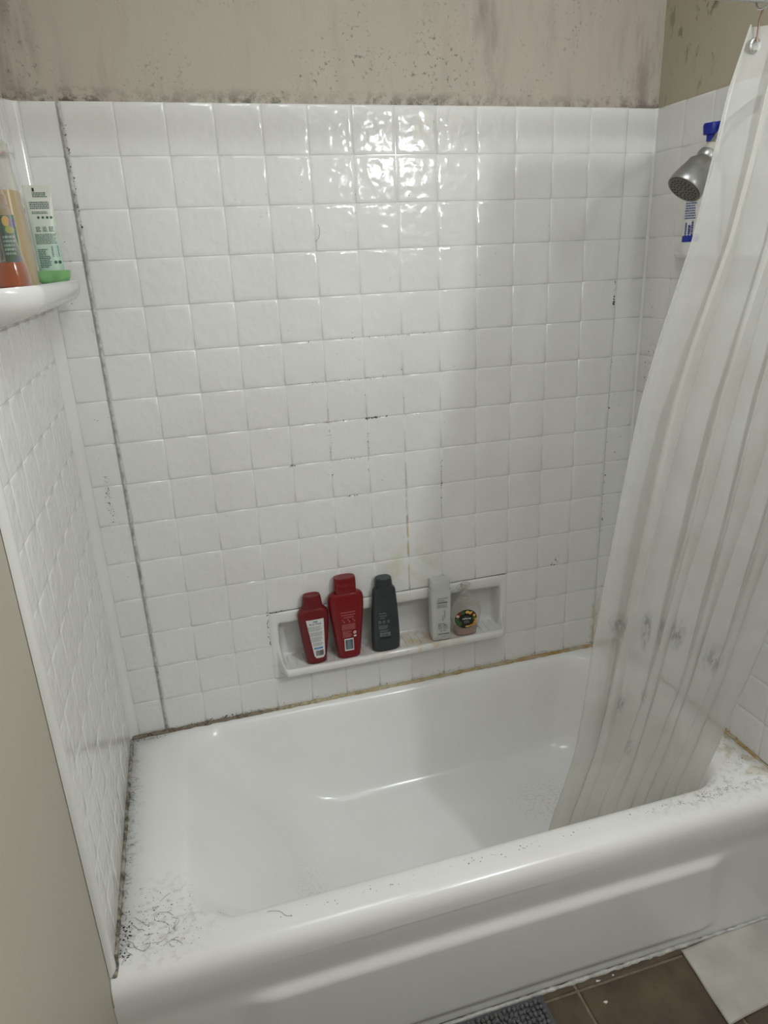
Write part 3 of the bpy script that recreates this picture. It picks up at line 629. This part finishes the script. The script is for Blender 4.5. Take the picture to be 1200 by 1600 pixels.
B4('GIOVANNI', .0072, .0050, .0215, sx=.95, bold=.0001); b4.lines(INK, -.001, .012, .0130, .0150, 1, 66, .0006)
# clear hand soap pump
b5 = Bottle('hand_soap_bottle', 'clear oval pump soap bottle with fruit-printed black round label, rightmost in the niche', (.8700, YB, ZN), math.radians(-3),
  [(0, 0.0300, .0160, 2.3), (.002, 0.0328, .0180, 2.3), (.012, 0.0340, .0188, 2.3), (.026, 0.0381, .0195, 2.3), (.050, 0.0453, .0205, 2.3), (.070, 0.0473, .0208, 2.3), (.088, 0.0440, .0200, 2.3), (.102, 0.0363, .0185, 2.2), (.111, 0.0256, .0160, 2.1), (.115, 0.0175, .0130, 2)], CLEAR)
MB().loft([sup(hw, h2, 2.3, z) for z, hw, h2 in ((.0012, .0295, .0152), (.003, .0318, .0173), (.012, .0330, .0181), (.0215, .0362, .0187))]).build('liquid_soap', PINKLIQ, b5.r)
b5.lid([(.114, .0140, .0140, 2), (.1145, .0155, .0155, 2), (.122, .0155, .0155, 2), (.1225, .0140, .0140, 2), (.1300, .0135, .0135, 2), (.134, .009, .009, 2), (.135, .0045, .0045, 2)], CLEAR, 'pump_collar')
b5.lid([(.133, .0038, .0038, 2), (.150, .0038, .0038, 2)], CLEAR, 'pump_stem')
pb = MB().loft([sup(a, c, 2.5, z) for z, a, c in ((.149, .006, .006), (.151, .0140, .0090), (.160, .0150, .0095), (.1630, .0125, .008))]); pb.tube([(-.010, 0, .158), (-.022, -.003, .157), (-.028, -.006, .152)], [.0055, .0045, .0035], 10)
pb.build('pump_head', CLEAR, b5.r)
rl = b5.disc('round_label', BLACK, -.0045, .0560, .0330, .0300, .0006)
rl['label'] = 'round black label with printed fruit'
for i, (m, x, z, a, c) in enumerate(((GREEN, -.012, .077, .006, .0055), (YEL, -.0005, .0785, .005, .0045), (YEL, .0075, .0745, .0055, .0045), (DRED, .0125, .0700, .005, .0045), (DRED, -.019, .0735, .004, .005), (PALE, -.0235, .067, .004, .0045), (YEL, .0165, .0650, .0035, .004),
        (GREEN, -.0245, .053, .0045, .010), (GREEN, -.019, .043, .005, .008), (GREEN, .0150, .0560, .004, .006), (ORG, .0195, .0500, .0028, .0075), (ORG, .0165, .0400, .004, .0065), (ORG, .0095, .0345, .0055, .0035), (YEL, -.0005, .0325, .006, .003))):
    b5.disc('printed_fruit', m, x*1.24-.0005, z, a*1.2, c*1.05, .0009+.00012*i, rl, n=14)
b5.patch('label_plaque', BLACK, -.0185, .0110, .0405, .0705, .0030, rl)
b5.text('softsoap', .0078, -.004, .0595, LABW, eps=.0036, parent=rl, bold=.00018); b5.lines(INKS, -.012, .005, .0645, .0665, 1, 70, .0036, parent=rl); b5.lines(INKS, -.012, .006, .0440, .0540, 4, 71, .0036, parent=rl)
# left shelf
ZS = 1.1785
tb = thing('face_wash_tube', 'pale green squeeze tube standing on its green cap, on the left shelf', 'tube', (-.060, -.100, ZS), math.radians(4))
class T(Bottle):
    def __init__(s, r, tab): s.r = r; s.tab = tab
tabT = [(.018, .0235, .0165, 2.2), (.05, .0242, .0150, 2.2), (.10, .0248, .0110, 2.2), (.150, .0252, .0050, 2.4), (.166, .0254, .0015, 3), (.182, .0254, .0010, 3)]
t = T(tb, tabT)
def tubem():
    n = NT('green_white_tube'); g = n.mr(n.sep(2), 1.20, 1.33); n.set(color=n.mix(g, (.42, .60, .48), (.64, .65, .58)), rough=.35); return n.m
MB().loft([sup(hw, h2, e, z) for z, hw, h2, e in smoothtab(tabT)]).build('tube_body', tubem(), tb, angle=.9)
MB().loft([sup(hw, h2, 2.6, z) for z, hw, h2 in ((0, .022, .016), (.004, .0290, .020), (.012, .0335, .0225), (.024, .0345, .0230), (.0245, .032, .021), (.016, .030, .020))], True, True).build('cap', GCAP, tb, angle=.9)
t.lines(TEAL, -.010, .018, .160, .170, 3, 80, ragged=.2); t.lines(TEAL, -.018, .019, .139, .153, 4, 81, ragged=.1); t.lines(TEAL, -.016, .014, .130, .135, 2, 82)
for xx in (-.006, .002, .010, .017): t.disc('print_icon', TEAL, xx, .1235, .0024, .0026, .0006, n=12)
for xx in (-.010, .002, .0135): t.lines(TEAL, xx-.004, xx+.005, .097, .107, 5, int(90+xx*100), .0006)
t.lines(TEAL, -.018, .021, .074, .094, 8, 83, ragged=.1, fill=.5); t.lines(TEAL, -.018, .004, .030, .066, 11, 84, ragged=.4)
tp = t.patch('barcode_patch', simple('mint_print', srgb(170, 196, 184), .4), .007, .021, .0500, .0720, .0006); t.bars(TEAL, .008, .020, .0510, .0710, True, 85, .0010, parent=tp)
t.disc('print_icon', TEAL, .0110, .0400, .003, .0032, .0006, n=12); t.disc('print_icon', TEAL, .0185, .0400, .003, .0032, .0006, n=12)
slot = MB().loft([sup(.0018, .0004, 4, z) for z in (0, .0065)]).build('hang_slot', BLACK, tb); slot.location = (-.007, -.0018, .171)
# tall flat tan bottle
b6 = Bottle('tan_soap_bottle', 'tall slim tan soap bottle with see-through top, behind the amber bottle on the left shelf', (-.0735, -.340, ZS), 0,
  [(0, .0185, .040, 3), (.003, .0205, .043, 3), (.06, .0200, .042, 3), (.12, .0180, .038, 3), (.150, .0170, .036, 3)], TAN, sm=False)
b6.lid([(.150, .0170, .036, 3), (.180, .0150, .030, 3), (.200, .0140, .0260, 3), (.2010, .0145, .0265, 3), (.222, .0135, .0240, 3), (.2245, .011, .020, 3)], clear('hazy_plastic', (.86, .85, .80), .30), 'bottle_top')
b6.lid([(.203, .0142, .0262, 3), (.207, .0142, .0262, 3)], simple('mauve_reflection', srgb(170, 145, 140), .4), 'reflection_band')  # pinkish reflection in the see-through top, put in as a solid coloured band
fp = b6.patch('front_label', simple('green_front_label', srgb(66, 128, 96), .4, .3, 60), -.0165, .0095, .030, .112, .0006)
for m, x, z, a, c in ((YEL, -.004, .103, .006, .008), (simple('lime_print', srgb(170, 190, 60), .4), .000, .090, .007, .006), (simple('violet_print', srgb(96, 92, 150), .4), .005, .100, .0045, .008), (simple('blue_print', srgb(72, 104, 140), .4), .004, .040, .006, .008)): b6.disc('printed_flower', m, x, z, a, c, .0010, fp, n=14)
b6.lines(simple('pale_green_ink', srgb(170, 205, 195), .5), -.014, .008, .050, .082, 5, 86, .0012, parent=fp)
# amber pump bottle
b7 = Bottle('amber_soap_bottle', 'clear waisted pump bottle a third full of amber soap, at the left edge', (-.0700, -.470, ZS), math.radians(15),
  [(0, .0240, .0260, 2.2), (.003, .0275, .0300, 2.2), (.020, .0280, .0305, 2.2), (.045, .0235, .0260, 2.1), (.070, .0185, .0215, 2), (.095, .0175, .0200, 2), (.112, .0178, .0200, 2), (.118, .0150, .017, 2), (.122, .0120, .0120, 2)], CLEARP)
MB().loft([sup(hw, h2, 2.2, z) for z, hw, h2 in ((.001, .0225, .025), (.004, .0265, .0290), (.020, .0270, .0295), (.0385, .0245, .0265))]).build('liquid_soap', AMBER, b7.r)
b7.lid([(.119, .0145, .0145, 2), (.120, .0160, .0160, 2), (.134, .0160, .0160, 2), (.136, .0140, .0140, 2), (.146, .0125, .0125, 2), (.150, .006, .006, 2)], CLEARP, 'pump_collar')
pb = MB().tube([(0, 0, .149), (0, 0, .168)], .0045, 12); pb.tube([(.012, .004, .172), (0, 0, .174), (-.018, -.008, .172), (-.026, -.012, .166)], [.007, .009, .0065, .004], 12); pb.build('pump_head', CLEARP, b7.r)
# lotion bottle on the right shelf
b8 = Bottle('lotion_bottle', 'white lotion bottle with royal blue pump on the right shelf behind the shower head', (1.3720, -.246, 1.1785), math.radians(-62),
  [(0, .0380, .0170, 3), (.003, .0420, .0195, 3), (.06, .0425, .0200, 3), (.13, .0400, .0200, 3), (.160, .0360, .0195, 2.8), (.178, .0270, .0180, 2.6), (.190, .0180, .0150, 2.3), (.195, .0150, .0145, 2)], WPL)
b8.lid([(.194, .0165, .0165, 2), (.196, .0190, .0190, 2), (.212, .0185, .0185, 2), (.2125, .0165, .0165, 2), (.2190, .0160, .0160, 2), (.221, .012, .012, 2)], NAVY, 'pump_collar')
b8.lid([(.220, .0060, .0060, 2), (.240, .0060, .0060, 2)], CLEAR, 'pump_stem')
pb = MB().loft([sup(a, c, 3, z) for z, a, c in ((.236, .0075, .0075), (.249, .0080, .0080), (.250, .0150, .0130), (.268, .0170, .0140), (.2730, .0150, .0120))]); pb.tube([(.0, 0, .266), (.024, 0, .268), (.044, 0, .266), (.052, 0, .260)], [.009, .0065, .005, .004], 12)
pb.build('pump_head', NAVY, b8.r)
b8.patch('blue_band', NAVY, -.036, .006, .026, .040, .0006); b8.lines(simple('blue_ink', srgb(50, 62, 132), .5), -.034, -.006, .075, .150, 14, 87, .0006, ragged=.15)
b8.text('15OZ', .008, -.018, .052, simple('blue_ink_bold', srgb(30, 42, 130), .5), eps=.0008, rot=PI/2, bold=.0003); b8.lines(simple('blue_ink_side', srgb(50, 62, 132), .5), -.032, -.008, .040, .072, 3, 88, .0006, vertical=True)
b8.disc('print_dot', NAVY, -.004, .146, .004, .004, .0008, n=12)

# ------------------------------------------------------------------ floor things
mat = thing('bath_mat', 'grey chenille bath mat on the floor along the front of the tub', 'bath mat', (.505, -.99, ZF+.0015))
MB().box((-.25, -.245, 0), (.25, .245, .006)).build('mat_base', simple('mat_backing', srgb(90, 90, 94), .9), mat, smooth=False)
pm = MB(); rnd = random.Random(3); nx, ny = 46, 40
for i in range(nx):
    for j in range(ny):
        x = -.243 + (i+.5)*.486/nx + rnd.uniform(-.0012, .0012); y = -.238 + (j+.5)*.476/ny + rnd.uniform(-.0012, .0012); h = rnd.uniform(.009, .013); lx, ly = rnd.uniform(-.003, .003), rnd.uniform(-.003, .003)
        rg = []
        for zz, r in ((.004, .0040), (.008, .0056), (.004+h*.75, .0050), (.004+h, .0022)):
            t_ = (zz-.004)/h; rg.append([(x+lx*t_+r*math.cos(k*PI/3), y+ly*t_+r*math.sin(k*PI/3), zz) for k in range(6)])
        pm.loft(rg, False, True)
tag(pm.build('chenille_pile', MAT, mat, fix=False, angle=None), kind='stuff')
# white cloth
cw = thing('floor_cloth', 'off-white cloth spread flat on the brown floor at the lower right', 'cloth', (1.25, -.83, ZF+.0015))
def clf(u, v, top=1):
    x0 = lerp(1.105, 1.122, v); x1 = 1.400; y0 = lerp(-.925, -.893, u); y1 = lerp(-.748, -.742, sstep(0, .5, u)); x = lerp(x0, x1, u); y = lerp(y0, y1, v)
    return (x-1.25, y+.83, .0024 + .0016*math.sin(11*u+5*v)*math.sin(7*v+2) + .0006*math.sin(9*v+u*14))
mb = MB().grid(40, 26, clf); mb.v = mb.v; bob = mb.build('cloth_sheet', CLOTH, cw, angle=None, fix=False)
md = bob.modifiers.new('thickness', 'SOLIDIFY'); md.thickness = .002; md.offset = 1
edge = [clf(0, v/20) for v in range(21)][::-1] + [clf(u/24, 0) for u in range(1, 25)]
MB().tube([(x, y, z+.0012) for x, y, z in edge], .0018, 6).build('hem', HEM, cw)
for i, (x, y, s, lbl) in enumerate(((.885, -.800, .010, 'white paint flake in the middle of a brown floor tile'), (.895, -.752, .008, 'larger white flake beside the caulk at the foot of the tub'), (.935, -.750, .006, 'smaller white flake beside the caulk at the foot of the tub'))):
    r2 = random.Random(i+1); pts = [(s*r2.uniform(.3, .9)*math.cos(a), s*r2.uniform(.15, .6)*math.sin(a)) for a in [2*PI*k/7 for k in range(7)]]
    o = MB().loft([[(a, c, 0) for a, c in pts], [(a*.9, c*.9, .0012) for a, c in pts]]).build('paint_flake', FLAKE); o.location = (x, y, ZF+.0016); tag(o, lbl, 'flake', 'flakes on the floor')
# wall lamp behind the camera's right shoulder
vl = thing('wall_lamp', 'white wall lamp on the right wall, outside the picture', 'lamp', (XR, LY, LZ))
MB().tube([(-.001, 0, 0), (-.02, 0, 0)], .055, 24).build('lamp_plate', LAMPW, vl); MB().tube([(-.02, 0, 0), (-.085, 0, 0)], .012, 12).build('lamp_neck', LAMPW, vl)

# ------------------------------------------------------------------ raise everything so the floor is at height zero
for o in bpy.data.objects:
    if o.parent is None and o.type not in ('CAMERA', 'LIGHT'): o.location.z += ZO
